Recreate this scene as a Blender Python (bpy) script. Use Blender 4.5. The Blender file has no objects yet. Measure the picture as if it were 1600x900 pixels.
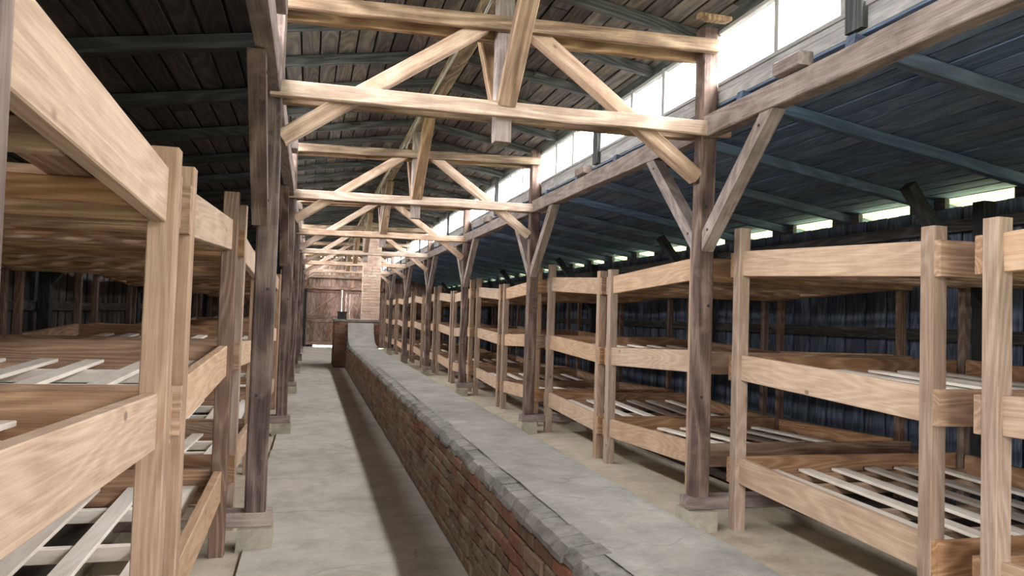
import bpy, math, random
from mathutils import Vector, Matrix, noise

random.seed(7)
SC = bpy.context.scene
COL = SC.collection
R = math.radians

# ------------------------------------------------------------------ camera
F_PX, YAW, PITCH, ROLL, CAM_H = 1184.4, 0.2592, 0.0378, 0.0317, 1.4948
cam_data = bpy.data.cameras.new('camera')
cam = bpy.data.objects.new('camera', cam_data)
COL.objects.link(cam)
cam_data.sensor_fit = 'HORIZONTAL'
cam_data.sensor_width = 36.0
cam_data.lens = F_PX / 1600.0 * 36.0
cam_data.clip_start = 0.02
cam_data.clip_end = 400
fw = Vector((math.sin(YAW) * math.cos(PITCH), math.cos(YAW) * math.cos(PITCH), math.sin(PITCH)))
rt = Vector((math.cos(YAW), -math.sin(YAW), 0.0))
up = rt.cross(fw)
rt2 = rt * math.cos(ROLL) + up * math.sin(ROLL)
up2 = -rt * math.sin(ROLL) + up * math.cos(ROLL)
m3 = Matrix((rt2, up2, -fw)).transposed()
cam.matrix_world = Matrix.Translation((0, 0, CAM_H)) @ m3.to_4x4()
SC.camera = cam

# ------------------------------------------------------------------ sky, daylight, exposure
world = bpy.data.worlds.new('overcast_sky')
SC.world = world
world.use_nodes = True
bg = world.node_tree.nodes['Background']
bg.inputs['Color'].default_value = (1.0, 0.985, 0.965, 1)
# overcast sky: three times brighter overhead than at the horizon
_nt = world.node_tree
_tc = _nt.nodes.new('ShaderNodeTexCoord')
_sx = _nt.nodes.new('ShaderNodeSeparateXYZ')
_mr = _nt.nodes.new('ShaderNodeMapRange')
_mr.inputs['From Min'].default_value, _mr.inputs['From Max'].default_value = 0.0, 1.0
_mr.inputs['To Min'].default_value, _mr.inputs['To Max'].default_value = 0.45, 1.35
_nt.links.new(_tc.outputs['Generated'], _sx.inputs[0])
_nt.links.new(_sx.outputs['Z'], _mr.inputs['Value'])
_nt.links.new(_mr.outputs[0], bg.inputs['Strength'])
SC.view_settings.view_transform = 'Standard'
SC.view_settings.look = 'None'
SC.view_settings.gamma = 1.0
SC.view_settings.use_curve_mapping = False
SC.view_settings.exposure = 5.95
SC.cycles.max_bounces = 10
SC.cycles.diffuse_bounces = 7
SC.cycles.glossy_bounces = 3
SC.cycles.transparent_max_bounces = 12
SC.cycles.sample_clamp_indirect = 8.0
SC.cycles.use_denoising = True


def portal(name, loc, rot, sx, sy):
    ld = bpy.data.lights.new(name, 'AREA')
    ld.shape = 'RECTANGLE'
    ld.size, ld.size_y = sx, sy
    ld.cycles.is_portal = True
    o = bpy.data.objects.new(name, ld)
    o.location, o.rotation_euler = loc, rot
    COL.objects.link(o)


# main dimensions (metres)
CX = 1.265                       # middle of the nave
BAY = 4.5
Y0, Y1 = -4.0, 32.0              # inner faces of the gable walls
YT = [5.095 + BAY * k for k in range(6)]      # truss centre lines
HALF = 4.28                      # middle to outer wall
XW = CX + HALF                   # right outer wall, inner face
XC = CX + 1.635                  # right clerestory plane
Z_SILL, Z_HEAD = 3.28, 3.655

# sky portals in the two clerestory rows and the rear doorway
portal('skylight_portal_right', (XC + 0.06, 14, (Z_SILL + Z_HEAD) / 2), (0, R(90), 0), Z_HEAD - Z_SILL, 36)
portal('skylight_portal_left', (2 * CX - XC - 0.06, 14, (Z_SILL + Z_HEAD) / 2), (0, R(-90), 0), Z_HEAD - Z_SILL, 36)
portal('doorway_portal', (CX, Y0 - 0.05, 1.1), (R(90), 0, 0), 2.2, 2.2)

# ------------------------------------------------------------------ materials


def new_mat(name):
    m = bpy.data.materials.new(name)
    m.use_nodes = True
    nt = m.node_tree
    b = nt.nodes['Principled BSDF']
    return m, nt, b


def N(nt, typ, **kw):
    n = nt.nodes.new(typ)
    for k, v in kw.items():
        setattr(n, k, v)
    return n


def ramp(nt, stops, fac):
    r = N(nt, 'ShaderNodeValToRGB')
    els = r.color_ramp.elements
    while len(els) < len(stops):
        els.new(0.5)
    for e, (p, c) in zip(els, stops):
        e.position = p
        e.color = (c[0], c[1], c[2], 1) if not isinstance(c, (int, float)) else (c, c, c, 1)
    nt.links.new(fac, r.inputs['Fac'])
    return r.outputs['Color']


def mixc(nt, mode, fac, a, b):
    n = N(nt, 'ShaderNodeMix', data_type='RGBA', blend_type=mode)
    for inp, v in ((n.inputs[0], fac), (n.inputs[6], a), (n.inputs[7], b)):
        if isinstance(v, (int, float)):
            inp.default_value = v
        elif isinstance(v, tuple):
            inp.default_value = (*v, 1)
        else:
            nt.links.new(v, inp)
    return n.outputs[2]


def mth(nt, op, a, b=0.0):
    n = N(nt, 'ShaderNodeMath', operation=op)
    for i, v in enumerate((a, b)):
        if isinstance(v, (int, float)):
            n.inputs[i].default_value = v
        else:
            nt.links.new(v, n.inputs[i])
    return n.outputs[0]


def noise_tex(nt, vec, scale, detail=4, rough=0.6, dist=0.0):
    n = N(nt, 'ShaderNodeTexNoise')
    n.inputs['Scale'].default_value = scale
    n.inputs['Detail'].default_value = detail
    n.inputs['Roughness'].default_value = rough
    n.inputs['Distortion'].default_value = dist
    nt.links.new(vec, n.inputs['Vector'])
    return n.outputs['Fac']


def wood(name, dark, mid, light, rough=0.75, bump=0.25, ring=1.0, vary=0.35, knots=True, dirt=None, grain=0.17):
    """sawn timber, grain along the local Z axis of every board"""
    m, nt, b = new_mat(name)
    tc = N(nt, 'ShaderNodeTexCoord')
    oi = N(nt, 'ShaderNodeObjectInfo')
    off = N(nt, 'ShaderNodeVectorMath', operation='SCALE')
    off.inputs[0].default_value = (31.7, 17.3, 53.1)
    nt.links.new(oi.outputs['Random'], off.inputs['Scale'])
    add = N(nt, 'ShaderNodeVectorMath', operation='ADD')
    nt.links.new(tc.outputs['Object'], add.inputs[0])
    nt.links.new(off.outputs[0], add.inputs[1])
    mp = N(nt, 'ShaderNodeMapping')
    mp.inputs['Scale'].default_value = (4.2, 4.2, 0.55)
    nt.links.new(add.outputs[0], mp.inputs['Vector'])
    base = noise_tex(nt, mp.outputs[0], 1.0, 2, 0.35, 0.15)
    lines = mth(nt, 'SINE', mth(nt, 'MULTIPLY', base, 105 * ring))          # growth rings cut flat: contour lines
    lines = mth(nt, 'POWER', mth(nt, 'ADD', mth(nt, 'MULTIPLY', lines, 0.5), 0.5), 1.6)
    mf = N(nt, 'ShaderNodeMapping')
    mf.inputs['Scale'].default_value = (1, 1, 0.03)
    nt.links.new(add.outputs[0], mf.inputs['Vector'])
    fine = noise_tex(nt, mf.outputs[0], 130, 5, 0.7)
    blot = noise_tex(nt, add.outputs[0], 2.6, 5, 0.65)
    f = mth(nt, 'ADD', mth(nt, 'ADD', mth(nt, 'MULTIPLY', lines, grain), (0.17 - grain) / 2), mth(nt, 'MULTIPLY', fine, 0.52))
    f = mth(nt, 'ADD', f, mth(nt, 'MULTIPLY', blot, 0.36))
    col = ramp(nt, [(0.34, dark), (0.52, mid), (0.68, light)], f)
    if knots:
        v = N(nt, 'ShaderNodeTexVoronoi', feature='F1')
        v.inputs['Scale'].default_value = 3.2
        mk = N(nt, 'ShaderNodeMapping')
        mk.inputs['Scale'].default_value = (1.2, 1.2, 0.75)
        nt.links.new(add.outputs[0], mk.inputs['Vector'])
        nt.links.new(mk.outputs[0], v.inputs['Vector'])
        kf = ramp(nt, [(0.035, 0.8), (0.07, 0.0)], v.outputs['Distance'])
        col = mixc(nt, 'MIX', kf, col, tuple(c * 0.45 for c in dark))
    if dirt:
        df = ramp(nt, [(0.50, 0.0), (0.68, 0.75)], noise_tex(nt, add.outputs[0], 4.5, 5, 0.65, 0.6))
        col = mixc(nt, 'MIX', df, col, dirt)
    # board to board variation
    hs = N(nt, 'ShaderNodeHueSaturation')
    nt.links.new(col, hs.inputs['Color'])
    nt.links.new(mth(nt, 'ADD', mth(nt, 'MULTIPLY', oi.outputs['Random'], vary), 1 - vary / 2), hs.inputs['Value'])
    r2 = mth(nt, 'FRACT', mth(nt, 'MULTIPLY', oi.outputs['Random'], 7.31))
    nt.links.new(mth(nt, 'ADD', mth(nt, 'MULTIPLY', r2, 0.3), 0.85), hs.inputs['Saturation'])
    nt.links.new(hs.outputs[0], b.inputs['Base Color'])
    b.inputs['Roughness'].default_value = rough
    b.inputs['Specular IOR Level'].default_value = 0.25
    bp = N(nt, 'ShaderNodeBump')
    bp.inputs['Strength'].default_value = bump
    bp.inputs['Distance'].default_value = 0.004
    nt.links.new(f, bp.inputs['Height'])
    nt.links.new(bp.outputs[0], b.inputs['Normal'])
    return m


def ground_like(name, c0, c1, c2, scale, rough=0.95, bump=0.4, bdist=0.01, crack=None, stain=None):
    m, nt, b = new_mat(name)
    g = N(nt, 'ShaderNodeNewGeometry')
    pos = g.outputs['Position']
    n1 = noise_tex(nt, pos, scale, 6, 0.65, 0.3)
    n2 = noise_tex(nt, pos, scale * 0.17, 3, 0.55)
    n3 = noise_tex(nt, pos, scale * 9, 4, 0.7)
    f = mth(nt, 'ADD', mth(nt, 'MULTIPLY', n1, 0.4), mth(nt, 'ADD', mth(nt, 'MULTIPLY', n2, 0.42), mth(nt, 'MULTIPLY', n3, 0.18)))
    col = ramp(nt, [(0.36, c0), (0.50, c1), (0.64, c2)], f)
    if stain:
        s = ramp(nt, [(0.52, 0.0), (0.72, 0.7)], noise_tex(nt, pos, scale * 0.45, 5, 0.6, 0.8))
        col = mixc(nt, 'MIX', s, col, stain)
    h = f
    if crack:
        v = N(nt, 'ShaderNodeTexVoronoi', feature='DISTANCE_TO_EDGE')
        v.inputs['Scale'].default_value = crack[0]
        wv = N(nt, 'ShaderNodeVectorMath', operation='ADD')
        nz = N(nt, 'ShaderNodeTexNoise')
        nz.inputs['Scale'].default_value = 3.0
        nt.links.new(pos, nz.inputs['Vector'])
        sc = N(nt, 'ShaderNodeVectorMath', operation='SCALE')
        sc.inputs['Scale'].default_value = 0.35
        nt.links.new(nz.outputs['Color'], sc.inputs[0])
        nt.links.new(pos, wv.inputs[0])
        nt.links.new(sc.outputs[0], wv.inputs[1])
        mpv = N(nt, 'ShaderNodeMapping')
        mpv.inputs['Scale'].default_value = crack[2]
        nt.links.new(wv.outputs[0], mpv.inputs['Vector'])
        nt.links.new(mpv.outputs[0], v.inputs['Vector'])
        cf = ramp(nt, [(0.0, crack[1]), (0.012 * crack[0], 0.0)], v.outputs['Distance'])
        col = mixc(nt, 'MULTIPLY', cf, col, (0.25, 0.22, 0.2))
        h = mth(nt, 'SUBTRACT', f, mth(nt, 'MULTIPLY', cf, 0.4))
    nt.links.new(col, b.inputs['Base Color'])
    b.inputs['Roughness'].default_value = rough
    b.inputs['Specular IOR Level'].default_value = 0.15
    bp = N(nt, 'ShaderNodeBump')
    bp.inputs['Strength'].default_value = bump
    bp.inputs['Distance'].default_value = bdist
    nt.links.new(h, bp.inputs['Height'])
    nt.links.new(bp.outputs[0], b.inputs['Normal'])
    return m


def brick_mat(name, cols, plaster, amount, zfade=None):
    """single bricks: tint by object, smeared with old render"""
    m, nt, b = new_mat(name)
    oi = N(nt, 'ShaderNodeObjectInfo')
    g = N(nt, 'ShaderNodeNewGeometry')
    pos = g.outputs['Position']
    t = mth(nt, 'FRACT', mth(nt, 'ADD', oi.outputs['Random'],
                             mth(nt, 'MULTIPLY', g.outputs['Random Per Island'], 3.7)))
    col = ramp(nt, [(i / (len(cols) - 1), c) for i, c in enumerate(cols)], t)
    n1 = noise_tex(nt, pos, 26, 6, 0.7)
    col = mixc(nt, 'MULTIPLY', 0.6, col, ramp(nt, [(0.3, 0.45), (0.65, 1.2)], n1))
    n2 = noise_tex(nt, pos, 3.1, 5, 0.62, 0.5)
    s = ramp(nt, [(amount, 0.0), (amount + 0.16, 0.85)], n2)
    if zfade:
        sx = N(nt, 'ShaderNodeSeparateXYZ')
        nt.links.new(pos, sx.inputs[0])
        zf = ramp(nt, [(0.0, 0.5), (1.0, -0.4)], mth(nt, 'DIVIDE', sx.outputs['Z'], zfade))
        n2 = mth(nt, 'ADD', n2, mth(nt, 'MULTIPLY', mth(nt, 'SUBTRACT', 0.55, mth(nt, 'DIVIDE', sx.outputs['Z'], zfade)), 0.26))
        s = ramp(nt, [(amount, 0.0), (amount + 0.14, 0.85)], n2)
    col = mixc(nt, 'MIX', s, col, mixc(nt, 'MULTIPLY', 0.7, plaster, ramp(nt, [(0.3, 0.6), (0.7, 1.1)], n1)))
    nt.links.new(col, b.inputs['Base Color'])
    b.inputs['Roughness'].default_value = 0.95
    b.inputs['Specular IOR Level'].default_value = 0.15
    bp = N(nt, 'ShaderNodeBump')
    bp.inputs['Strength'].default_value = 0.6
    bp.inputs['Distance'].default_value = 0.006
    nt.links.new(n1, bp.inputs['Height'])
    nt.links.new(bp.outputs[0], b.inputs['Normal'])
    return m


def plain(name, col, rough=0.6, metal=0.0):
    m, nt, b = new_mat(name)
    g = N(nt, 'ShaderNodeTexCoord')
    n1 = noise_tex(nt, g.outputs['Object'], 14, 4, 0.6)
    c = mixc(nt, 'MULTIPLY', 0.5, col, ramp(nt, [(0.3, 0.7), (0.7, 1.15)], n1))
    nt.links.new(c, b.inputs['Base Color'])
    b.inputs['Roughness'].default_value = rough
    b.inputs['Metallic'].default_value = metal
    return m


M = {}
M['bunk'] = wood('new_larch', (0.32, 0.205, 0.135), (0.47, 0.325, 0.225), (0.58, 0.435, 0.32), grain=0.09, vary=0.22)
M['bunk_post'] = wood('larch_post', (0.215, 0.138, 0.095), (0.335, 0.232, 0.168), (0.44, 0.33, 0.25), grain=0.11, vary=0.22)
M['bunk_dark'] = wood('weathered_larch_post', (0.085, 0.052, 0.038), (0.155, 0.105, 0.08), (0.25, 0.18, 0.14), grain=0.14, vary=0.1)
M['slat'] = wood('pale_slat', (0.60, 0.53, 0.45), (0.76, 0.70, 0.63), (0.84, 0.79, 0.73), vary=0.22, grain=0.08, ring=0.8)
M['bunk_end'] = wood('weathered_shaded_larch', (0.20, 0.115, 0.07), (0.33, 0.20, 0.125), (0.45, 0.30, 0.195), vary=0.35)  # end boards; on the top tier it also carries the underside's shade
M['post'] = wood('old_dark_timber', (0.04, 0.026, 0.023), (0.115, 0.078, 0.067), (0.25, 0.185, 0.16), vary=0.25, bump=0.9, ring=0.5, dirt=(0.20, 0.145, 0.12))
M['tie'] = wood('old_brown_timber', (0.09, 0.052, 0.033), (0.23, 0.15, 0.095), (0.38, 0.27, 0.18), vary=0.3, bump=0.8, ring=0.6, dirt=(0.17, 0.105, 0.07))
M['tie_pale'] = wood('pale_worn_timber', (0.24, 0.155, 0.115), (0.46, 0.34, 0.265), (0.66, 0.53, 0.43), vary=0.22, bump=0.8, ring=0.6, dirt=(0.36, 0.26, 0.19), grain=0.13)
M['plate'] = wood('grey_plate_timber', (0.10, 0.078, 0.07), (0.225, 0.18, 0.165), (0.36, 0.30, 0.28), grain=0.10, vary=0.25, bump=0.5, ring=0.8, dirt=(0.34, 0.29, 0.26))
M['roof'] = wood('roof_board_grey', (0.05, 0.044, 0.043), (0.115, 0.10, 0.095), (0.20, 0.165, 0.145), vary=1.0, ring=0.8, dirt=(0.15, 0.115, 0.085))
M['rafter'] = wood('roof_rafter_grey', (0.035, 0.036, 0.038), (0.085, 0.088, 0.09), (0.15, 0.152, 0.15), vary=0.5, ring=0.8, knots=False)
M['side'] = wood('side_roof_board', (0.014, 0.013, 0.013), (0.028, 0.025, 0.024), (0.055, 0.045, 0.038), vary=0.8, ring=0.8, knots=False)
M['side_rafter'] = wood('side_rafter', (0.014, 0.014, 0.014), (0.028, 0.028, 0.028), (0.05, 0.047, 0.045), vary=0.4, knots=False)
M['side_r'] = wood('side_roof_board_glare_tint', (0.075, 0.11, 0.17), (0.125, 0.175, 0.265), (0.17, 0.235, 0.34), vary=0.4, ring=0.8, knots=False)  # blue veil of lens glare put into the board colour
M['side_rafter_r'] = wood('side_rafter_glare_tint', (0.07, 0.10, 0.155), (0.11, 0.15, 0.225), (0.15, 0.20, 0.285), vary=0.3, knots=False)  # rafters tinted with the same glare haze
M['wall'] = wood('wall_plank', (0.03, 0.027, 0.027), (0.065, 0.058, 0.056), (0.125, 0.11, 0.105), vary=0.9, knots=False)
M['wall_r'] = wood('wall_plank_glare_tint', (0.04, 0.052, 0.075), (0.08, 0.10, 0.14), (0.16, 0.185, 0.235), vary=0.6, knots=False)  # glare haze painted into the right wall's plank colour
M['gable'] = wood('gable_plank', (0.14, 0.085, 0.065), (0.29, 0.19, 0.15), (0.45, 0.32, 0.26), vary=0.6, ring=0.8)
M['frame'] = wood('window_timber', (0.20, 0.195, 0.19), (0.36, 0.355, 0.35), (0.52, 0.515, 0.51), grain=0.08, vary=0.3, knots=False)
M['dirt'] = ground_like('sandy_dirt', (0.30, 0.255, 0.19), (0.43, 0.38, 0.30), (0.53, 0.48, 0.39), 5.0, bump=0.7, bdist=0.02)
M['earth_shaded'] = ground_like('shaded_bare_earth', (0.04, 0.034, 0.027), (0.075, 0.064, 0.05), (0.12, 0.105, 0.085), 6.0, bump=0.8, bdist=0.02)  # bare earth under the bunks, darkened with the shade lying there
M['concrete'] = ground_like('walkway_concrete', (0.30, 0.28, 0.245), (0.42, 0.395, 0.355), (0.52, 0.495, 0.45), 4.2, bump=0.25, crack=(0.45, 0.35, (0.7, 1.5, 1)), stain=(0.29, 0.26, 0.215))
M['flue_top'] = ground_like('flue_screed', (0.12, 0.114, 0.103), (0.185, 0.177, 0.16), (0.262, 0.252, 0.23), 5.5, bump=0.35, crack=(1.5, 0.28, (0.35, 2.6, 1)), stain=(0.19, 0.182, 0.16))
M['rim'] = ground_like('mortar_rim', (0.10, 0.095, 0.083), (0.19, 0.183, 0.165), (0.28, 0.27, 0.245), 17, bump=1.0, bdist=0.04)
M['stone'] = ground_like('footing_stone', (0.22, 0.20, 0.155), (0.34, 0.31, 0.25), (0.45, 0.42, 0.35), 9, bump=0.6, bdist=0.01)
M['mortar'] = ground_like('old_mortar', (0.10, 0.085, 0.065), (0.17, 0.15, 0.12), (0.25, 0.22, 0.18), 16, bump=0.8, bdist=0.01)
M['brick'] = brick_mat('flue_brick', [(0.12, 0.058, 0.042), (0.20, 0.095, 0.065), (0.12, 0.08, 0.06), (0.20, 0.145, 0.105), (0.24, 0.10, 0.065)], (0.22, 0.18, 0.13), 0.47, zfade=0.66)
M['chimney'] = brick_mat('chimney_brick', [(0.52, 0.36, 0.28), (0.62, 0.46, 0.36), (0.48, 0.32, 0.25), (0.66, 0.53, 0.43)], (0.68, 0.62, 0.55), 0.52)
M['lime'] = ground_like('lime_joint', (0.50, 0.46, 0.40), (0.62, 0.58, 0.51), (0.72, 0.68, 0.62), 16, bump=0.4)
M['grass'] = ground_like('outside_grass', (0.10, 0.12, 0.06), (0.14, 0.165, 0.085), (0.19, 0.21, 0.125), 3, bump=0.5, bdist=0.05)
M['iron'] = plain('grey_metal_conduit', (0.34, 0.345, 0.35), 0.35, 0.85)
M['black_iron'] = plain('black_iron', (0.02, 0.019, 0.018), 0.6, 0.3)
M['white'] = plain('white_plastic', (0.75, 0.75, 0.74), 0.5)
M['soffit'] = wood('soffit_board', (0.50, 0.50, 0.42), (0.62, 0.62, 0.54), (0.70, 0.70, 0.62), vary=0.3, knots=False)
M['felt'] = plain('roof_felt', (0.03, 0.03, 0.03), 0.95)

gm = bpy.data.materials.new('window_glass')
gm.use_nodes = True
gnt = gm.node_tree
gnt.nodes.clear()
go = N(gnt, 'ShaderNodeOutputMaterial')
gt = N(gnt, 'ShaderNodeBsdfTransparent')
gt.inputs['Color'].default_value = (0.95, 0.95, 0.95, 1)
gg = N(gnt, 'ShaderNodeBsdfGlossy')
gg.inputs['Roughness'].default_value = 0.08
gx = N(gnt, 'ShaderNodeMixShader')
gx.inputs[0].default_value = 0.05
gnt.links.new(gt.outputs[0], gx.inputs[1])
gnt.links.new(gg.outputs[0], gx.inputs[2])
gnt.links.new(gx.outputs[0], go.inputs['Surface'])
M['glass'] = gm

# ------------------------------------------------------------------ helpers


def tag(o, label=None, cat=None, group=None, kind=None):
    for k, v in (('label', label), ('category', cat), ('group', group), ('kind', kind)):
        if v:
            o[k] = v
    return o


def thing(name, loc, label=None, cat=None, group=None, kind=None):
    o = bpy.data.objects.new(name, None)
    o.empty_display_size = 0.2
    o.location = loc
    COL.objects.link(o)
    return tag(o, label, cat, group, kind)


_world = {}


def wloc(o):
    v = Vector(o.location)
    while o.parent:
        o = o.parent
        v = v + Vector(o.location)
    return v


def link(name, me, parent=None, world=None):
    o = bpy.data.objects.new(name, me)
    COL.objects.link(o)
    mw = world if world is not None else Matrix.Identity(4)
    if parent:
        o.parent = parent
        mw = Matrix.Translation(-wloc(parent)) @ mw
    o.matrix_local = mw
    return o


_cache = {}


def bar_mesh(w, h, L, mat, ch=0.006, rough=0.0, seg=1, var=0):
    """bar along local Z from 0 to L, chamfered long edges; rough > 0 gives hewn, uneven sides"""
    key = (round(w, 3), round(h, 3), round(L, 3), mat, ch, rough, seg, var)
    if key in _cache:
        return _cache[key]
    rnd = random.Random(hash((key[0], key[1], key[2], var)))
    a, b = w / 2, h / 2
    ring = [(-a + ch, -b), (a - ch, -b), (a, -b + ch), (a, b - ch), (a - ch, b), (-a + ch, b), (-a, b - ch), (-a, -b + ch)]
    vs, fs = [], []
    for s in range(seg + 1):
        z = L * s / seg
        jx, jy = rnd.uniform(-rough, rough), rnd.uniform(-rough, rough)
        if s in (0, seg):
            jx *= 0.3
            jy *= 0.3
        for (x, y) in ring:
            vs.append((x + jx + rnd.uniform(-rough, rough) * 0.5, y + jy + rnd.uniform(-rough, rough) * 0.5, z))
    for s in range(seg):
        o = s * 8
        for i in range(8):
            j = (i + 1) % 8
            fs.append((o + i, o + j, o + 8 + j, o + 8 + i))
    fs.append(tuple(reversed(range(8))))
    fs.append(tuple(range(seg * 8, seg * 8 + 8)))
    me = bpy.data.meshes.new('bar')
    me.from_pydata(vs, [], fs)
    me.materials.append(M[mat])
    me.update()
    _cache[key] = me
    return me


def bar(name, p0, p1, w, h, mat, parent=None, upv=(0, 0, 1), **kw):
    """bar from p0 to p1; h is measured along upv, w across it"""
    p0, p1 = Vector(p0), Vector(p1)
    d = p1 - p0
    L = d.length
    z = d.normalized()
    u = Vector(upv)
    if abs(z.dot(u)) > 0.98:
        u = Vector((0, 1, 0)) if abs(z.y) < 0.9 else Vector((1, 0, 0))
    x = u.cross(z).normalized()
    y = z.cross(x)
    mw = Matrix((x, y, z)).transposed().to_4x4()
    mw.translation = p0
    return link(name, bar_mesh(w, h, L, mat, **kw), parent, mw)


class MB:
    """collects boxes into ONE mesh"""

    def __init__(self):
        self.v, self.f = [], []

    def box(self, x0, x1, y0, y1, z0, z1, jit=0.0):
        o = len(self.v)
        for z in (z0, z1):
            for (x, y) in ((x0, y0), (x1, y0), (x1, y1), (x0, y1)):
                self.v.append((x + random.uniform(-jit, jit), y + random.uniform(-jit, jit), z + random.uniform(-jit, jit)))
        self.f += [tuple(o + i for i in q) for q in ((3, 2, 1, 0), (4, 5, 6, 7), (0, 1, 5, 4), (1, 2, 6, 5), (2, 3, 7, 6), (3, 0, 4, 7))]
        return self

    def prism(self, poly, axis, a, b):
        """poly of 2-D points extruded along axis ('x': poly is y,z ; 'y': poly is x,z)"""
        o = len(self.v)
        n = len(poly)
        for t in (a, b):
            for (p, q) in poly:
                self.v.append((t, p, q) if axis == 'x' else (p, t, q))
        self.f.append(tuple(o + i for i in range(n)))
        self.f.append(tuple(o + n + i for i in reversed(range(n))))
        for i in range(n):
            j = (i + 1) % n
            self.f.append((o + i, o + n + i, o + n + j, o + j))
        return self

    def build(self, name, mat, parent=None):
        me = bpy.data.meshes.new(name)
        me.from_pydata(self.v, [], self.f)
        me.materials.append(M[mat])
        me.update()
        import bmesh
        bm = bmesh.new()
        bm.from_mesh(me)
        bmesh.ops.recalc_face_normals(bm, faces=bm.faces)
        bm.to_mesh(me)
        bm.free()
        return link(name, me, parent)


ORD = ['nearest', 'second nearest', 'third nearest', 'fourth nearest', 'fifth nearest', 'sixth nearest', 'seventh nearest',
       'eighth nearest', 'ninth nearest', 'tenth nearest', 'eleventh nearest', 'twelfth nearest', 'thirteenth nearest', 'farthest']


def mx(side, x):
    """x of the right half, mirrored for the left half"""
    return x if side > 0 else 2 * CX - x


SIDE = {1: 'right', -1: 'left'}

# ------------------------------------------------------------------ outside ground
gmb = MB()
gmb.box(CX - 60, CX + 60, -60, 90, -0.6, -0.18)
tag(gmb.build('ground', 'grass'), kind='structure')

# ------------------------------------------------------------------ floor: dirt, walkway, kerbs
FL = thing('floor', (CX, 14, 0), kind='structure')


def dirt_floor():
    nx, ny = 60, 150
    vs, fs = [], []
    for j in range(ny + 1):
        y = Y0 - 0.1 + (Y1 - Y0 + 0.2) * (j / ny) ** 1.25
        for i in range(nx + 1):
            x = CX - HALF - 0.05 + (2 * HALF + 0.1) * i / nx
            z = 0.016 * noise.noise(Vector((x * 1.7, y * 1.7, 0))) + 0.008 * noise.noise(Vector((x * 6, y * 6, 3)))
            if abs(x - CX) < 1.7:
                z -= 0.02
            else:
                z -= 0.004
            vs.append((x, y, z))
    for j in range(ny):
        for i in range(nx):
            a = j * (nx + 1) + i
            fs.append((a, a + 1, a + nx + 2, a + nx + 1))
    me = bpy.data.meshes.new('dirt')
    me.from_pydata(vs, [], fs)
    for p in me.polygons:
        p.use_smooth = True
    me.materials.append(M['dirt'])
    me.materials.append(M['earth_shaded'])
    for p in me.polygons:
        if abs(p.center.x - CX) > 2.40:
            p.material_index = 1  # outer strips under the bunks have shade painted in
    return link('dirt', me, FL)


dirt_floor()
wk = MB()
ys = [Y0, 3.9, 8.4, 12.9, 17.4, 21.9, 26.4, Y1]
for i in range(len(ys) - 1):
    s = MB()
    s.box(-0.335 + random.uniform(-0.012, 0.012), 0.935, ys[i] + 0.004, ys[i + 1] - 0.004, -0.10, 0.012)
    s.build('walkway_slab', 'concrete', FL)
for (x0, x1, nm) in ((3.63, 3.72, 1), (2 * CX - 3.72, 2 * CX - 3.63, -1)):
    s = MB()
    s.box(x0, x1, Y0 + 0.3, Y1 - 0.3, -0.02, 0.045, 0.0)
    s.build('kerb', 'stone', FL)
rw = MB()
rw.box(1.62, 2.66, Y0, Y1, -0.10, 0.006)
rw.build('walkway_slab', 'concrete', FL)

# ------------------------------------------------------------------ outer walls
for side in (1, -1):
    W = thing('wall_' + SIDE[side], (mx(side, XW), 14, 0), kind='structure')
    y = Y0
    k = 0
    while y < Y1:
        w = 0.15
        prx = XW + (0.010 if k % 2 else 0.026)
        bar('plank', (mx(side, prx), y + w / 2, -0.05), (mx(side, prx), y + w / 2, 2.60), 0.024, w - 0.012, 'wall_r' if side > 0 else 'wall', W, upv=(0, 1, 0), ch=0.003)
        y += w
        k += 1
    s = MB()
    a, b = mx(side, XW + 0.042), mx(side, XW + 0.075)
    s.box(min(a, b), max(a, b), Y0, Y1, -0.05, 2.60)
    s.build('outer_boarding', 'felt', W)
    for z in (0.35, 1.45, 2.42):
        bar('girt', (mx(side, XW - 0.03), Y0 + 0.02, z), (mx(side, XW - 0.03), Y1 - 0.02, z), 0.06, 0.11, 'wall', W)
    # blocking between the eave vents: four vents to a bay
    yv = 6.76 - 1.125 * 10
    while yv < Y1 - 0.2:
        a = max(yv, Y0 + 0.01)
        b = min(yv + 0.42, Y1 - 0.01)
        if b - a > 0.05:
            bar('eave_block', (mx(side, XW + 0.03), a, 2.645), (mx(side, XW + 0.03), b, 2.645), 0.05, 0.10, 'wall', W)
        yv += 1.125

# wall posts with a knee brace up to the roof, one at every truss
for side in (1, -1):
    for k, yt in enumerate([0.595] + YT):
        lab = '%s dark wall post with slanting roof brace, behind the %s bunks' % (ORD[k], SIDE[side])
        T = thing('wall_post', (mx(side, XW - 0.10), yt, 0), lab, 'post', 'wall posts behind the bunks')
        bar('shaft', (mx(side, XW - 0.13), yt, 0), (mx(side, XW - 0.13), yt, 2.58), 0.12, 0.12, 'side_rafter', T, rough=0.003, seg=4)
        bar('brace', (mx(side, XW - 0.16), yt, 1.72), (mx(side, XW - 0.90), yt, 2.66), 0.10, 0.10, 'side_rafter', T, upv=(0, 1, 0))

# ------------------------------------------------------------------ roofs


def zr_up(x):            # underside of upper roof boards
    return 4.035 - 0.155 * abs(x - CX)


def zr_side(x):          # underside of side roof boards
    return 3.115 - 0.157 * (abs(x - CX) - 1.635)


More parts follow.
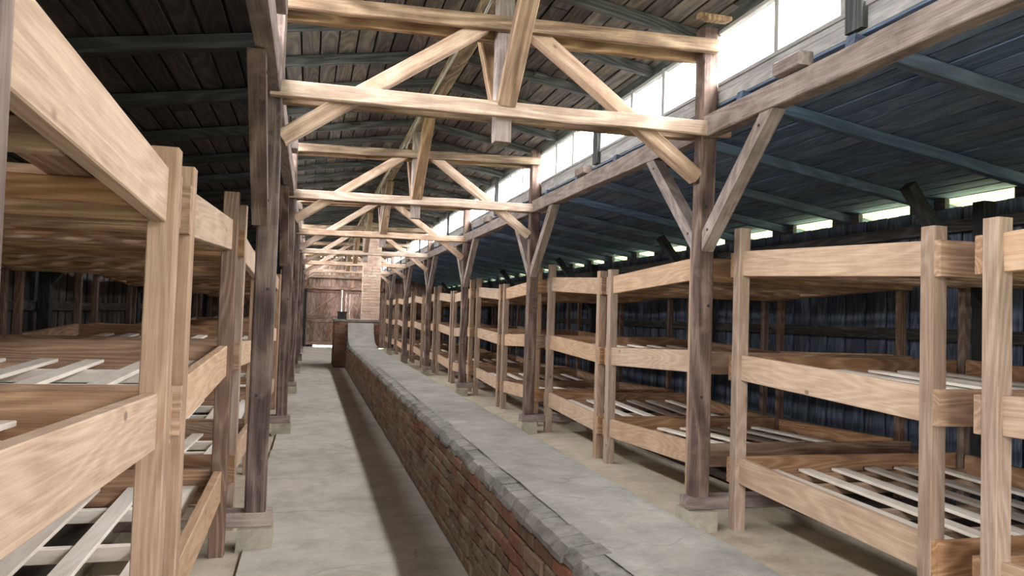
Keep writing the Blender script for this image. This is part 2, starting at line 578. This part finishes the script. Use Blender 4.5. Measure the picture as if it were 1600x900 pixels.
def roof_boards(parent, side, x_in, x_out, zf, width, mat, slope, yends):
    n = int(round((x_out - x_in) / width))
    w = (x_out - x_in) / n
    rnd = random.Random(3 + side)
    for i in range(n):
        xc = x_in + (i + 0.5) * w
        sh = rnd.uniform(-0.9, 0.9)
        cuts = [yends[0]] + [yy + sh for yy in yends[1:-1]] + [yends[-1]]
        for j in range(len(cuts) - 1):
            dz = rnd.uniform(0, 0.007)
            z = zf(mx(side, xc)) + 0.011 + dz
            bar('roof_board', (mx(side, xc), cuts[j] + 0.002, z), (mx(side, xc), cuts[j + 1] - 0.002, z), w - rnd.uniform(0.009, 0.02), 0.02,
                mat, parent, upv=(slope * (1 if side > 0 else -1), 0, 1), ch=0.003, var=0)


yb = [Y0, 1.0, 5.6, 10.1, 14.6, 19.1, 23.6, 28.1, Y1]
for side in (1, -1):
    C_up = thing('ceiling', (CX, 14, 3.9), kind='structure')
    C_up['label'] = 'upper roof slope of the nave, %s half' % SIDE[side]
    roof_boards(C_up, side, CX + 0.004, XC + 0.11, zr_up, 0.16, 'roof', 0.155, yb)
    yr = 5.33 - 0.9 * 10
    k = 0
    while yr < Y1:
        if yr > Y0 + 0.05:
            a = (mx(side, CX + 0.02), yr, zr_up(CX) - 0.045)
            b = (mx(side, XC + 0.08), yr, zr_up(XC + 0.08) - 0.045)
            bar('rafter', a, b, 0.07, 0.085, 'rafter', C_up, ch=0.004)
            if 5 < yr < 16:
                for q in range(1):
                    xq = CX + random.uniform(0.3, 1.35)
                    zq = zr_up(xq) - 0.04
                    bar('cleat', (mx(side, xq), yr - 0.085, zq), (mx(side, xq + 0.12), yr - 0.085, zq - 0.018), 0.05, 0.04, 'rafter', C_up)
        yr += 0.9
        k += 1
    s = MB()
    s.prism([(mx(side, CX), 4.075), (mx(side, CX), 4.10), (mx(side, XC + 0.12), 4.10 - 0.155 * 1.755), (mx(side, XC + 0.12), 4.075 - 0.155 * 1.755)], 'y', Y0 - 0.2, Y1 + 0.2)
    s.build('roof_felt', 'felt', C_up)

    C_sd = thing('ceiling', (mx(side, 4.2), 14, 3.0), kind='structure')
    C_sd['label'] = 'low roof slope over the %s bunks' % SIDE[side]
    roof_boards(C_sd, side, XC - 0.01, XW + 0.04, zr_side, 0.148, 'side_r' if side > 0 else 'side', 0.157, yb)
    yr = 6.925 - 1.125 * 9
    while yr < Y1:
        if yr > Y0 + 0.05:
            a = (mx(side, XC - 0.06), yr, zr_side(XC - 0.06) - 0.045)
            b = (mx(side, XW + 0.45), yr, zr_side(XW + 0.45) - 0.045)
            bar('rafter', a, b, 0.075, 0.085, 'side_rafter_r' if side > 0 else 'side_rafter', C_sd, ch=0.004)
        yr += 1.125
    s = MB()
    e0, e1 = XC + 0.01, XW + 0.60
    z0, z1 = zr_side(e0) + 0.034, zr_side(e1) + 0.034
    s.prism([(mx(side, e0), z0), (mx(side, e0), z0 + 0.02), (mx(side, e1), z1 + 0.02), (mx(side, e1), z1)], 'y', Y0 - 0.2, Y1 + 0.2)
    s.build('roof_felt', 'felt', C_sd)
    for i in range(4):
        xc = XW + 0.115 + i * 0.14
        z = zr_side(xc) + 0.012
        bar('soffit_board', (mx(side, xc), Y0, z), (mx(side, xc), Y1, z), 0.134, 0.018, 'soffit', C_sd, upv=(0.157 * side, 0, 1), ch=0.003)

# ------------------------------------------------------------------ clerestory walls and windows
RBAYS = [(0.66, 5.03), (5.16, 9.53), (9.66, 14.03), (14.16, 18.53), (18.66, 23.03), (23.16, 27.53), (27.66, 31.98)]
wn = 0
for side in (1, -1):
    CW = thing('wall_clerestory_' + SIDE[side], (mx(side, XC), 14, 3.2), kind='structure')
    for zz, hh in ((3.175, 0.085), (3.245, 0.055)):
        for j in range(len(yb) - 1):
            bar('sill_board', (mx(side, XC + 0.002), yb[j], zz), (mx(side, XC + 0.002), yb[j + 1] - 0.004, zz), 0.024, hh, 'frame', CW, ch=0.003)
    for j in range(len(yb) - 1):
        bar('head_board', (mx(side, XC + 0.002), yb[j], 3.715), (mx(side, XC + 0.002), yb[j + 1] - 0.004, 3.715), 0.03, 0.115, 'rafter', CW, ch=0.003)
    for bi, (ya, ybb) in enumerate([(Y0, 0.53)] + RBAYS):
        wn += 1
        WN = thing('window_%d' % wn, (mx(side, XC), (ya + ybb) / 2, Z_SILL), kind='structure')
        mid = 4.285 - 0.0 if bi == 1 else None
        if bi == 1:
            spans = [(4.33, 5.0), (3.68, 4.28), (2.85, 3.40), (2.25, 2.80), (1.62, 2.20), (0.70, 1.57)]
            stud = [(3.40, 3.68)]
        elif bi == 0:
            spans = [(-3.9, -3.3), (-3.25, -2.6), (-2.55, -1.95), (-1.7, -1.1), (-1.05, -0.45), (-0.4, 0.45)]
            stud = [(-1.95, -1.7)]
        else:
            t = ya - 5.16
            spans = [(5.20 + t, 5.93 + t), (5.985 + t, 6.60 + t), (6.65 + t, 7.38 + t), (7.62 + t, 8.26 + t), (8.315 + t, 8.88 + t), (8.935 + t, 9.50 + t)]
            stud = [(7.40 + t, 7.60 + t)]
        for (a, b) in spans:
            s = MB()
            xa, xb = mx(side, XC + 0.004), mx(side, XC + 0.009)
            s.box(min(xa, xb), max(xa, xb), a, b, Z_SILL - 0.005, Z_HEAD + 0.005)
            s.build('pane', 'glass', WN)
        edges = sorted([e for sp in spans for e in sp])
        for i in range(1, len(edges) - 1, 2):
            g = edges[i + 1] - edges[i]
            if g < 0.1:
                bar('mullion', (mx(side, XC), (edges[i] + edges[i + 1]) / 2, Z_SILL - 0.02), (mx(side, XC), (edges[i] + edges[i + 1]) / 2, Z_HEAD + 0.03), 0.05, g, 'frame', WN, upv=(0, 1, 0), ch=0.003)
        for (a, b) in stud:
            bar('stud', (mx(side, XC - 0.01), (a + b) / 2, 3.14), (mx(side, XC - 0.01), (a + b) / 2, 3.76), 0.08, 0.14, 'rafter', WN, upv=(0, 1, 0), ch=0.004)
            for yy in (a, b):
                bar('jamb', (mx(side, XC), yy + (0.02 if yy == a else -0.02), 3.26), (mx(side, XC), yy + (0.02 if yy == a else -0.02), 3.68), 0.05, 0.045, 'frame', WN, upv=(0, 1, 0), ch=0.003)
        bar('bottom_rail', (mx(side, XC), ya, Z_SILL - 0.008), (mx(side, XC), ybb, Z_SILL - 0.008), 0.055, 0.028, 'frame', WN, ch=0.003)
        bar('top_rail', (mx(side, XC), ya, Z_HEAD + 0.012), (mx(side, XC), ybb, Z_HEAD + 0.012), 0.05, 0.028, 'frame', WN, ch=0.003)

# ------------------------------------------------------------------ gable walls and doors
GZ = lambda x: (zr_up(x) if abs(x - CX) < 1.635 else zr_side(x)) - 0.01
WE = thing('wall_far', (CX, Y1, 0), kind='structure')
x = CX - HALF - 0.05
k = 0
while x < CX + HALF:
    w = 0.155
    xc = x + w / 2
    yy = Y1 + (0.018 if k % 2 else 0.036)
    zb = 2.42 if -0.12 < xc < 2.35 else 0.0
    if -0.2 < xc < -0.1 or 2.33 < xc < 2.45:
        zb = 0.0
    bar('plank', (xc, yy, zb), (xc, yy, GZ(xc)), w - 0.01, 0.022, 'gable', WE, upv=(0, 1, 0), ch=0.003)
    x += w
    k += 1
s = MB()
for sd in (1, -1):
    s.prism([(mx(sd, CX + 1.10), 0), (mx(sd, CX + HALF), 0), (mx(sd, CX + HALF), 2.72), (mx(sd, CX + 1.63), 3.12), (mx(sd, CX + 1.63), 3.78), (mx(sd, CX + 1.10), 3.86)], 'y', Y1 + 0.055, Y1 + 0.08)
s.box(2.36, 2.5, Y1 + 0.05, Y1 + 0.08, 0, 2.6).box(0.02, 2.36, Y1 + 0.05, Y1 + 0.08, 2.40, 3.7)
s.box(-0.4, 0.02, Y1 + 0.05, Y1 + 0.08, 2.46, 3.6)
s.build('outer_boarding', 'felt', WE)
bar('lintel', (-0.35, Y1 - 0.05, 2.44), (2.9, Y1 - 0.05, 2.44), 0.12, 0.14, 'gable', WE)
bar('rail', (-0.35, Y1 - 0.05, 2.90), (2.9, Y1 - 0.05, 2.90), 0.12, 0.13, 'tie', WE)
for xp in (-0.21, 2.42):
    bar('door_post', (xp, Y1 - 0.06, 0), (xp, Y1 - 0.06, 2.37), 0.13, 0.14, 'side_rafter', WE, upv=(0, 1, 0))


def door_leaf(name, x0, x1, z0, z1, gaps, diag):
    D = thing(name, ((x0 + x1) / 2, Y1, z0), kind='structure')
    n = int(round((x1 - x0) / 0.165))
    w = (x1 - x0) / n
    for i in range(n):
        bar('plank', (x0 + (i + 0.5) * w, Y1 + 0.02, z0), (x0 + (i + 0.5) * w, Y1 + 0.02, z1), w + 0.006 - (0.016 if i in gaps else 0.0), 0.03 + 0.008 * (i % 2), 'gable', D, upv=(0, 1, 0), ch=0.002)
    for z in (z0 + 0.08, z1 - 0.08):
        bar('ledge', (x0 + 0.02, Y1 - 0.012, z), (x1 - 0.02, Y1 - 0.012, z), 0.03, 0.12, 'gable', D)
    if diag:
        bar('brace', (x0 + 0.06, Y1 - 0.012, z0 + 0.15), (x1 - 0.06, Y1 - 0.012, z1 - 0.15), 0.03, 0.11, 'gable', D, upv=(0, 1, 0))
    return D


door_leaf('door_1', -0.145, 1.165, 1.165, 2.385, (), True)
d2 = door_leaf('door_2', -0.145, 1.165, 0.085, 1.1645, (), False)
bar('latch', (0.95, Y1 - 0.035, 0.62), (1.13, Y1 - 0.035, 0.62), 0.03, 0.04, 'black_iron', d2)
door_leaf('door_3', 1.262, 2.36, 0.02, 2.385, (1, 4), True)
bar('door_meeting_post', (1.205, Y1 - 0.02, 0), (1.205, Y1 - 0.02, 2.37), 0.09, 0.09, 'gable', WE, upv=(0, 1, 0))
s = MB()
s.box(-0.14, 2.36, Y1 - 0.1, Y1 + 0.12, -0.05, 0.02)
tag(s.build('trim_1', 'stone'), kind='structure')

WB = thing('wall_near', (CX, Y0, 0), kind='structure')
s = MB()
s.box(CX - HALF - 0.06, CX - 1.1, Y0 - 0.08, Y0 - 0.03, -0.05, 2.5).box(CX + 1.1, CX + HALF + 0.06, Y0 - 0.08, Y0 - 0.03, -0.05, 2.5)
s.box(CX - 1.7, CX + 1.7, Y0 - 0.08, Y0 - 0.03, 2.2, 3.85).box(CX - 4.3, CX + 4.3, Y0 - 0.08, Y0 - 0.03, 2.4, 2.62)
s.build('boarding', 'gable', WB)

# ------------------------------------------------------------------ nave posts with footings and sill beams
ROW_Y = [0.595] + YT


def strut_timber(x, yt, dy, mat, parent):
    """45 degree strut, cut plumb against the post and level under the plate; grain along it"""
    hw = 0.074
    poly = [(0.0685, 2.095 - hw), (0.0685, 2.095 + hw), (0.86 - hw, 2.864), (0.86 + hw, 2.864)]
    if dy < 0:
        poly = [(-u, z) for (u, z) in poly]
    o = Vector((0, dy * 0.0685, 2.095))
    d = Vector((0, dy * (0.86 - 0.0685), 2.864 - 2.095)).normalized()
    e = Vector((1, 0, 0)).cross(d) * -1
    R3 = Matrix((Vector((1, 0, 0)), e, d)) if Vector((1, 0, 0)).cross(e).dot(d) > 0 else Matrix((Vector((-1, 0, 0)), e, d))
    mb = MB()
    mb.prism([((Vector((0, u, z)) - o).dot(e), (Vector((0, u, z)) - o).dot(d)) for (u, z) in poly], 'x', -0.0475, 0.0475)
    ob = mb.build('timber', mat, None)
    ob.parent = parent
    mw = R3.transposed().to_4x4()
    mw.translation = Vector((x, yt, 0)) + o
    ob.matrix_local = Matrix.Translation(-wloc(parent)) @ mw
    return ob


PXR = 2.8145
for side in (1, -1):
    rows = ROW_Y if side < 0 else YT
    for k, yt in enumerate(rows):
        px = mx(side, PXR)
        seen = '%s in the %s row' % (ORD[k], SIDE[side])
        if side < 0 and k == 0:
            seen = 'closest of all at the left edge'
        T = thing('timber_post', (px, yt, 0.22), 'dark weathered timber nave post, ' + seen, 'post', 'old timber posts along the nave')
        a = 0.127
        bar('shaft', (px, yt, 0.22), (px, yt, 3.70), a, a, 'post', T, upv=(0, 1, 0), rough=0.004, seg=9, ch=0.012, var=k + 10 * side)
        for zz in (0.95, 1.62, 2.35):
            bar('bolt_head', (px + 0.02 * (-1) ** int(zz * 10), yt - a / 2 - 0.006, zz), (px + 0.02 * (-1) ** int(zz * 10), yt - a / 2 + 0.01, zz), 0.02, 0.02, 'black_iron', T, ch=0.005)
        so = mx(side, PXR + (0.045 if side < 0 else 0.0))
        wh = '%s %s-hand post' % (ORD[k], SIDE[side]) if not (side < 0 and k == 0) else 'closest post at the left edge'
        sm = 'plate' if side > 0 else 'post'
        for dy in (-1, 1):
            if side < 0 and k == 0 and dy < 0:
                continue
            KS = thing('knee_strut', (so, yt + dy * 0.075, 2.06), 'slanting strut on the %s side of the %s' % ('near' if dy < 0 else 'far', wh), 'strut', 'knee struts under the plate timbers')
            strut_timber(so, yt, dy, sm, KS)
            for q in (0.10, 0.90):
                c = Vector((so, yt + dy * 0.068, 2.095)).lerp(Vector((so, yt + dy * 0.86, 2.864)), q)
                bar('peg', (c.x - 0.052, c.y, c.z), (c.x + 0.052, c.y, c.z), 0.018, 0.018, 'black_iron', KS, ch=0.004)
        # sill beam and stone
        bar_o = bar('sill_timber', (mx(side, PXR - 0.105), yt, 0.175), (mx(side, PXR + 0.80), yt, 0.175), 0.15, 0.09, 'plate', None, rough=0.004, seg=4, ch=0.008)
        tag(bar_o, 'grey sill beam laid under the foot of the ' + wh, 'beam', 'sill beams under the posts')
        s = MB()
        x0, x1 = mx(side, PXR - 0.112), mx(side, PXR + 0.10)
        s.box(min(x0, x1), max(x0, x1), yt - 0.115, yt + 0.115, -0.03, 0.13, 0.006)
        st = s.build('footing_stone', 'stone')
        tag(st, 'pale footing stone under the sill beam of the ' + wh, 'stone', 'footing stones under the posts')

# wall plates over the posts, one timber to a bay
for side in (1, -1):
    for bi, (a, b) in enumerate(RBAYS):
        P = thing('plate_timber', (mx(side, 2.815), a, 2.869), 'weathered grey plate beam along the %s side, %s bay, under the windows' % (SIDE[side], ORD[bi]), 'beam', 'plate beams under the clerestory windows')
        bar('timber_section', (mx(side, 2.815), a + 0.003, 2.948), (mx(side, 2.815), b - 0.003, 2.948), 0.105, 0.158, 'plate', P, rough=0.004, seg=6, ch=0.008)
        yy = 3.95 if bi == 0 else b - 1.95
        bar('packing_block', (mx(side, 2.755), yy - 0.13, 3.07), (mx(side, 2.755), yy + 0.13, 3.07), 0.10, 0.082, 'plate', P)

# ------------------------------------------------------------------ roof trusses
for k, yt in enumerate(YT):
    T = thing('roof_truss', (CX, yt, 2.7), 'light brown timber roof truss with king post and braces, %s in the nave' % ORD[k], 'truss', 'roof trusses across the nave')
    yf, yr_ = yt - 0.065 - 0.031, yt + 0.065 + 0.031
    kw = dict(rough=0.005, seg=8, ch=0.007)
    bar('lower_tie', (-0.30, yf, 2.897), (2.96, yf, 2.927), 0.056, 0.105, 'tie_pale', T, var=k, **kw)
    bar('lower_tie', (-0.28, yr_, 2.90), (2.93, yr_, 2.935), 0.056, 0.105, 'tie', T, var=k + 20, **kw)
    bar('upper_tie', (-0.26, yf, 3.465), (2.85, yf, 3.548), 0.056, 0.098, 'tie', T, var=k + 3, **kw)
    bar('upper_tie', (-0.26, yr_, 3.455), (2.85, yr_, 3.53), 0.056, 0.098, 'tie', T, var=k + 33, **kw)
    kb = dict(rough=0.003, seg=4, ch=0.008)
    bar('brace', (-0.225, yt - 0.005, 2.60), (1.10, yt - 0.005, 3.51), 0.10, 0.105, 'tie_pale', T, upv=(0, 1, 0), var=k, **kb)
    bar('brace', (2.745, yt - 0.005, 2.575), (1.44, yt - 0.005, 3.51), 0.10, 0.105, 'tie_pale', T, upv=(0, 1, 0), var=k + 7, **kb)
    bar('king_post', (1.238, yt, 2.70), (1.238, yt, 3.80), 0.115, 0.115, 'plate', T, upv=(0, 1, 0), var=k, **kb)
    bar('ridge_strut', (1.24, yt - 0.10, 2.955), (1.275, yt - 0.76, 3.825), 0.125, 0.10, 'tie', T, upv=(0, 1, 0.6), var=k + 5, **kb)
    bar('ridge_strut', (1.24, yt + 0.10, 2.975), (1.235, yt + 0.76, 3.825), 0.11, 0.10, 'tie', T, upv=(0, 1, -0.6), var=k + 6, **kb)

rb = thing('ridge_beam', (1.24, 14, 3.8), 'brown ridge beam running the length of the nave on the king posts', 'beam')
for j in range(len(yb) - 1):
    bar('timber_section', (1.24, yb[j], 3.875), (1.24, yb[j + 1] - 0.004, 3.875), 0.13, 0.13, 'tie', rb, rough=0.004, seg=5, ch=0.01)

# conduit beside the ridge beam, stepping round each truss
pts = [(1.15, 1.0, 3.86)]
for yt in YT:
    pts += [(1.15, yt - 1.3, 3.80), (1.15, yt - 0.25, 3.79), (1.135, yt - 0.12, 3.70), (1.125, yt + 0.10, 3.66), (1.135, yt + 0.32, 3.66), (1.15, yt + 0.55, 3.78), (1.15, yt + 1.4, 3.80)]
pts += [(1.15, 31.5, 3.8)]


def tube(name, pts, r, mat, n=6):
    vs, fs = [], []
    P_ = [Vector(p) for p in pts]
    for i, p in enumerate(P_):
        d = (P_[min(i + 1, len(P_) - 1)] - P_[max(i - 1, 0)]).normalized()
        x = d.cross(Vector((1, 0, 0))).normalized()
        y = d.cross(x)
        for k in range(n):
            t = 2 * math.pi * k / n
            vs.append(p + (x * math.cos(t) + y * math.sin(t)) * r)
    for i in range(len(P_) - 1):
        for k in range(n):
            fs.append((i * n + k, i * n + (k + 1) % n, (i + 1) * n + (k + 1) % n, (i + 1) * n + k))
    me = bpy.data.meshes.new(name)
    me.from_pydata(vs, [], fs)
    for p in me.polygons:
        p.use_smooth = True
    me.materials.append(M[mat])
    return link(name, me)


tag(tube('conduit', pts, 0.0095, 'iron'), 'thin grey metal cable conduit bent along the left of the ridge beam', 'conduit')

# ------------------------------------------------------------------ heating flue, stove and chimney
FX0, FX1, FZ = 0.945, 1.61, 0.655
FLUE = thing('heating_flue', (1.27, 10, 0), 'long low brick heating flue with cement top along the nave', 'flue')
s = MB()
s.box(FX0 + 0.012, FX1 - 0.01, Y0 + 1.0, 20.2, -0.03, FZ - 0.075)
s.build('core', 'mortar', FLUE)
rnd = random.Random(11)
course, bl = 0.0735, 0.262
bmeshes = []
for v in range(8):
    b_ = MB()
    j = lambda: rnd.uniform(-0.004, 0.004)
    L, H, Dp = bl - 0.012, course - 0.010, 0.06
    o = len(b_.v)
    c = 0.007
    # front (facing -x) chamfered face
    b_.v += [(j(), c, c), (j(), L - c + j(), c), (j(), L - c, H - c + j()), (j(), c, H - c),
             (0.010, j(), j()), (0.010, L + j(), 0), (0.010, L, H + j()), (0.010, 0, H),
             (Dp, 0, 0), (Dp, L, 0), (Dp, L, H), (Dp, 0, H)]
    for q in ((3, 2, 1, 0), (0, 1, 5, 4), (1, 2, 6, 5), (2, 3, 7, 6), (3, 0, 4, 7), (4, 5, 9, 8), (5, 6, 10, 9), (6, 7, 11, 10), (7, 4, 8, 11), (8, 9, 10, 11)):
        b_.f.append(q)
    me = bpy.data.meshes.new('brick')
    me.from_pydata(b_.v, [], b_.f)
    me.materials.append(M['brick'])
    bmeshes.append(me)
far_v, far_f = [], []
for ci in range(8):
    y = 1.9 - (bl / 2 if ci % 2 else 0)
    while y < 20.15:
        me = rnd.choice(bmeshes)
        x = FX0 + rnd.uniform(-0.008, 0.006)
        z = 0.0 + ci * course + 0.004
        gap = abs(y - 7.9) < 0.10 and ci > 2
        if y < 8.6:
            if not gap:
                mw = Matrix.Translation((x, y, z)) @ Matrix.Rotation(rnd.uniform(-0.012, 0.012), 4, 'X') @ Matrix.Rotation(rnd.uniform(-0.02, 0.02), 4, 'Z')
                link('brick', me, FLUE, mw)
        else:
            o = len(far_v)
            far_v += [(v.co.x + x, v.co.y + y, v.co.z + z) for v in me.vertices]
            far_f += [tuple(o + i for i in p.vertices) for p in me.polygons]
        y += bl
me = bpy.data.meshes.new('far_bricks')
me.from_pydata(far_v, [], far_f)
me.materials.append(M['brick'])
tag(link('far_bricks', me, FLUE), kind='stuff')
# mortar rim blocks along the left edge
y = 1.6
while y < 12.0:
    L = rnd.uniform(0.11, 0.17)
    s = MB()
    zt = FZ + rnd.uniform(-0.003, 0.002)
    xo = FX0 + rnd.uniform(-0.012, 0.008)
    s.prism([(xo, 0.588), (xo + 0.004, zt - 0.045), (xo + 0.035, zt - 0.012), (xo + 0.14, zt), (xo + 0.14, 0.588)], 'y', y + 0.001, y + L - 0.001)
    for i, vv in enumerate(s.v):
        s.v[i] = (vv[0] + rnd.uniform(-0.004, 0.004), vv[1] + rnd.uniform(-0.006, 0.006), vv[2] + rnd.uniform(-0.004, 0.001))
    s.build('edge_stone', 'rim', FLUE)
    y += L
s = MB()
s.prism([(FX0, 0.588), (FX0 + 0.004, FZ - 0.045), (FX0 + 0.035, FZ - 0.012), (FX0 + 0.14, FZ), (FX0 + 0.14, 0.588)], 'y', 12.0, 19.9)
s.build('rim', 'rim', FLUE)


def flue_top():
    nx, ny = 12, 160
    vs, fs = [], []
    for jy in range(ny + 1):
        y = Y0 + 1.0 + (19.4 - Y0 - 1.0) * jy / ny
        for ix in range(nx + 1):
            x = FX0 + 0.115 + (FX1 - FX0 - 0.115) * ix / nx
            z = FZ + 0.008 * noise.noise(Vector((x * 3, y * 2, 1))) + 0.004 * noise.noise(Vector((x * 9, y * 9, 1)))
            if ix == nx:
                z -= 0.03
                x += 0.012 * noise.noise(Vector((0, y * 3, 7)))
            vs.append((x, y, z))
    for jy in range(ny):
        for ix in range(nx):
            a = jy * (nx + 1) + ix
            fs.append((a, a + 1, a + nx + 2, a + nx + 1))
    me = bpy.data.meshes.new('cement_top')
    me.from_pydata(vs, [], fs)
    for p in me.polygons:
        p.use_smooth = True
    me.materials.append(M['flue_top'])
    link('cement_top', me, FLUE)


flue_top()
s = MB()
s.box(FX1 - 0.02, FX1, Y0 + 1.0, 20.2, -0.02, FZ - 0.03)
s.build('right_face', 'mortar', FLUE)
# curved ramp up to the stove
prof = [(18.7, 0.655), (19.2, 0.668), (19.6, 0.71), (19.9, 0.80), (20.12, 0.93), (20.27, 1.08), (20.36, 1.20)]
s = MB()
s.prism(prof + [(20.425, 1.20), (20.425, 0.0), (18.7, 0.0)], 'x', FX0 + 0.03, FX1 + 0.03)
s.build('ramp', 'flue_top', FLUE)

ST = thing('stove', (1.25, 21.3, 0), 'brick stove block with tall pale brick chimney at the far end of the flue', 'stove')
s = MB()
s.box(0.655, 1.80, 20.46, 22.2, -0.02, 1.22)
s.build('body', 'mortar', ST)
s = MB()
for ci in range(16):
    z = ci * 0.0765
    x = 0.645 - (0.13 if ci % 2 else 0)
    while x < 1.80:
        s.box(max(x, 0.645), min(x + 0.25, 1.81), 20.44, 20.50, z, z + 0.066, 0.002)
        x += 0.262
    y = 20.44
    while y < 22.2:
        s.box(0.643, 0.70, y, min(y + 0.25, 22.2), z, z + 0.066, 0.002)
        y += 0.262
tag(s.build('bricks', 'brick', ST), kind='stuff')
s = MB()
s.box(0.63, 1.82, 20.432, 22.22, 1.225, 1.285)
s.build('capping', 'rim', ST)
s = MB()
s.box(0.72, 0.95, 20.7, 20.95, 1.286, 1.46).box(0.70, 0.97, 20.68, 20.97, 1.46, 1.49)
s.build('fire_hatch', 'black_iron', ST)
s = MB()
s.box(1.352, 1.788, 20.612, 21.048, 1.285, 3.96)
s.build('chimney_core', 'lime', ST)
s = MB()
for ci in range(35):
    z = 1.287 + ci * 0.0765
    if z > 3.93:
        break
    off = 0.11 if ci % 2 else 0.0
    for (a, b) in ((1.34, 1.34 + 0.22 - off), (1.34 + 0.23 - off, 1.79 if not off else 1.34 + 0.45 - off), (1.34 + 0.46 - off, 1.80)):
        if b - a > 0.03:
            s.box(a, min(b, 1.80), 20.60, 20.66, z, z + 0.066, 0.0015)
    for (a, b) in ((20.60, 20.83 - off), (20.84 - off, 21.06)):
        s.box(1.338, 1.40, a, b, z, z + 0.066, 0.0015)
        s.box(1.74, 1.802, a, b, z, z + 0.066, 0.0015)
tag(s.build('chimney_bricks', 'chimney', ST), kind='stuff')

# ------------------------------------------------------------------ bunks
XN = 3.035          # nave face of the right-hand bunk posts
DEPTH = 2.12
LB = 1.88           # outer length of a bunk


def bunk(side, y0, far_high, label, dark=False):
    """three-tier bunk; y0 = near end; far_high: the taller pair of posts stands at the far end"""
    xn = XN if side > 0 else XN - 0.06
    X = lambda dx: mx(side, xn + dx)
    B = thing('bunk', (X(DEPTH / 2), y0 + LB / 2, 0), label, 'bunk', 'three-tier wooden bunks')
    h_near, h_far = (2.025, 2.20) if far_high else (2.20, 2.025)
    hi, lo = (2.03, 1.265, 0.515), (1.955, 1.205, 0.455)
    rn, rf = (lo, hi) if far_high else (hi, lo)
    P = 0.088
    rj = random.Random(int(y0 * 100) + side)
    for (yy, hh) in ((y0 + P / 2, h_near), (y0 + LB - P / 2, h_far)):
        bar('post', (X(P / 2), yy, -0.02), (X(P / 2), yy, hh), P, P, 'bunk_dark' if dark and hh > 2.1 else 'bunk_post', B, upv=(0, 1, 0), ch=0.005, seg=2, rough=0.0015)
        bar('post', (X(DEPTH - P / 2), yy, -0.02), (X(DEPTH - P / 2), yy, 2.03), P * 0.75, P * 0.75, 'bunk_dark', B, upv=(0, 1, 0), ch=0.005)
    for t in range(3):
        za, zb = rn[t] - 0.092, rf[t] - 0.092
        y_a, y_b = y0 + P, y0 + LB - P
        bar('rail', (X(0.052), y_a + 0.001, za), (X(0.052), y_b - 0.001, zb), 0.048, 0.184, 'bunk', B, ch=0.004)
        bar('rail', (X(DEPTH - 0.052), y_a + 0.001, za), (X(DEPTH - 0.052), y_b - 0.001, zb), 0.048, 0.184, 'bunk_end', B, ch=0.004)
        bar('end_board', (X(0.004), y0 - 0.021, za - 0.006), (X(DEPTH), y0 - 0.021, za - 0.006), 0.042, 0.184, 'bunk_end', B, ch=0.004)
        bar('end_board', (X(0.004), y0 + LB + 0.021, zb - 0.006), (X(DEPTH), y0 + LB + 0.021, zb - 0.006), 0.042, 0.184, 'bunk_end', B, ch=0.004)
        zs = lambda yy: (rn[t] + (rf[t] - rn[t]) * (yy - y0) / LB) - 0.095
        for f in (0.045, 0.24, 0.46, 0.79, 0.955):
            yy = y0 + LB * f
            bar('cross_beam', (X(0.078), yy, zs(yy) - 0.056), (X(DEPTH - 0.078), yy, zs(yy) - 0.056), 0.05, 0.07, ('slat' if side < 0 else 'bunk_post') if t and 0.1 < f < 0.9 else 'bunk_end', B, ch=0.004)
        nsl = 6 if side > 0 else 7
        for i in range(nsl):
            dx = (0.335 + i * 0.29 if side > 0 else 0.235 + i * 0.255) + rj.uniform(-0.02, 0.02)
            w = rj.choice((0.095, 0.105, 0.115))
            sk = rj.uniform(-0.012, 0.012)
            e0 = y0 + 0.03 + rj.choice((0.0, 0.02))
            e1 = y0 + LB - 0.03
            bar('slat', (X(dx), e0, zs(e0) - 0.010), (X(dx + sk), e1, zs(e1) - 0.010), w, 0.021, 'slat' if t else 'bunk_end', B, ch=0.003)  # top tier darker: shade of its underside put into the wood colour
    return B


near0 = [0.98, 5.55]
specs = []
for side in (1, -1):
    seq = []
    for j in range(7):
        nb = {0: 0.985, 1: 5.62}.get(j, 0.985 + BAY * j + 0.14)
        fb = {0: 3.15, 1: 7.72}.get(j, 3.15 + BAY * j + 0.06)
        if side < 0 and j == 0:
            nb, fb = 0.93, 3.08
        if side < 0 and j == 1:
            nb, fb = 5.47, 7.64
        seq.append((nb, False))
        seq.append((fb, True))
    for i, (y, fh) in enumerate(seq):
        if i == 0:
            lab = 'three-tier pale wood bunk, %s-hand row, the one cut off by the %s edge' % (SIDE[side], SIDE[side])
        else:
            lab = 'three-tier pale wood bunk, %s-hand row, %s of the row' % (SIDE[side], ORD[i])
        bunk(side, y, fh, lab, dark=(side < 0 and i == 1))

# small loose things
s = MB()
for q in range(2):
    s.box(2.55 + q * 0.03, 2.80 - q * 0.05, 4.72 - q * 0.05, 4.78 - q * 0.05, 3.635 - q * 0.035, 3.665 - q * 0.035, 0.004)
tag(s.build('board_scrap', 'tie'), 'light brown split board end under the roof beside the nearest right post', 'board')
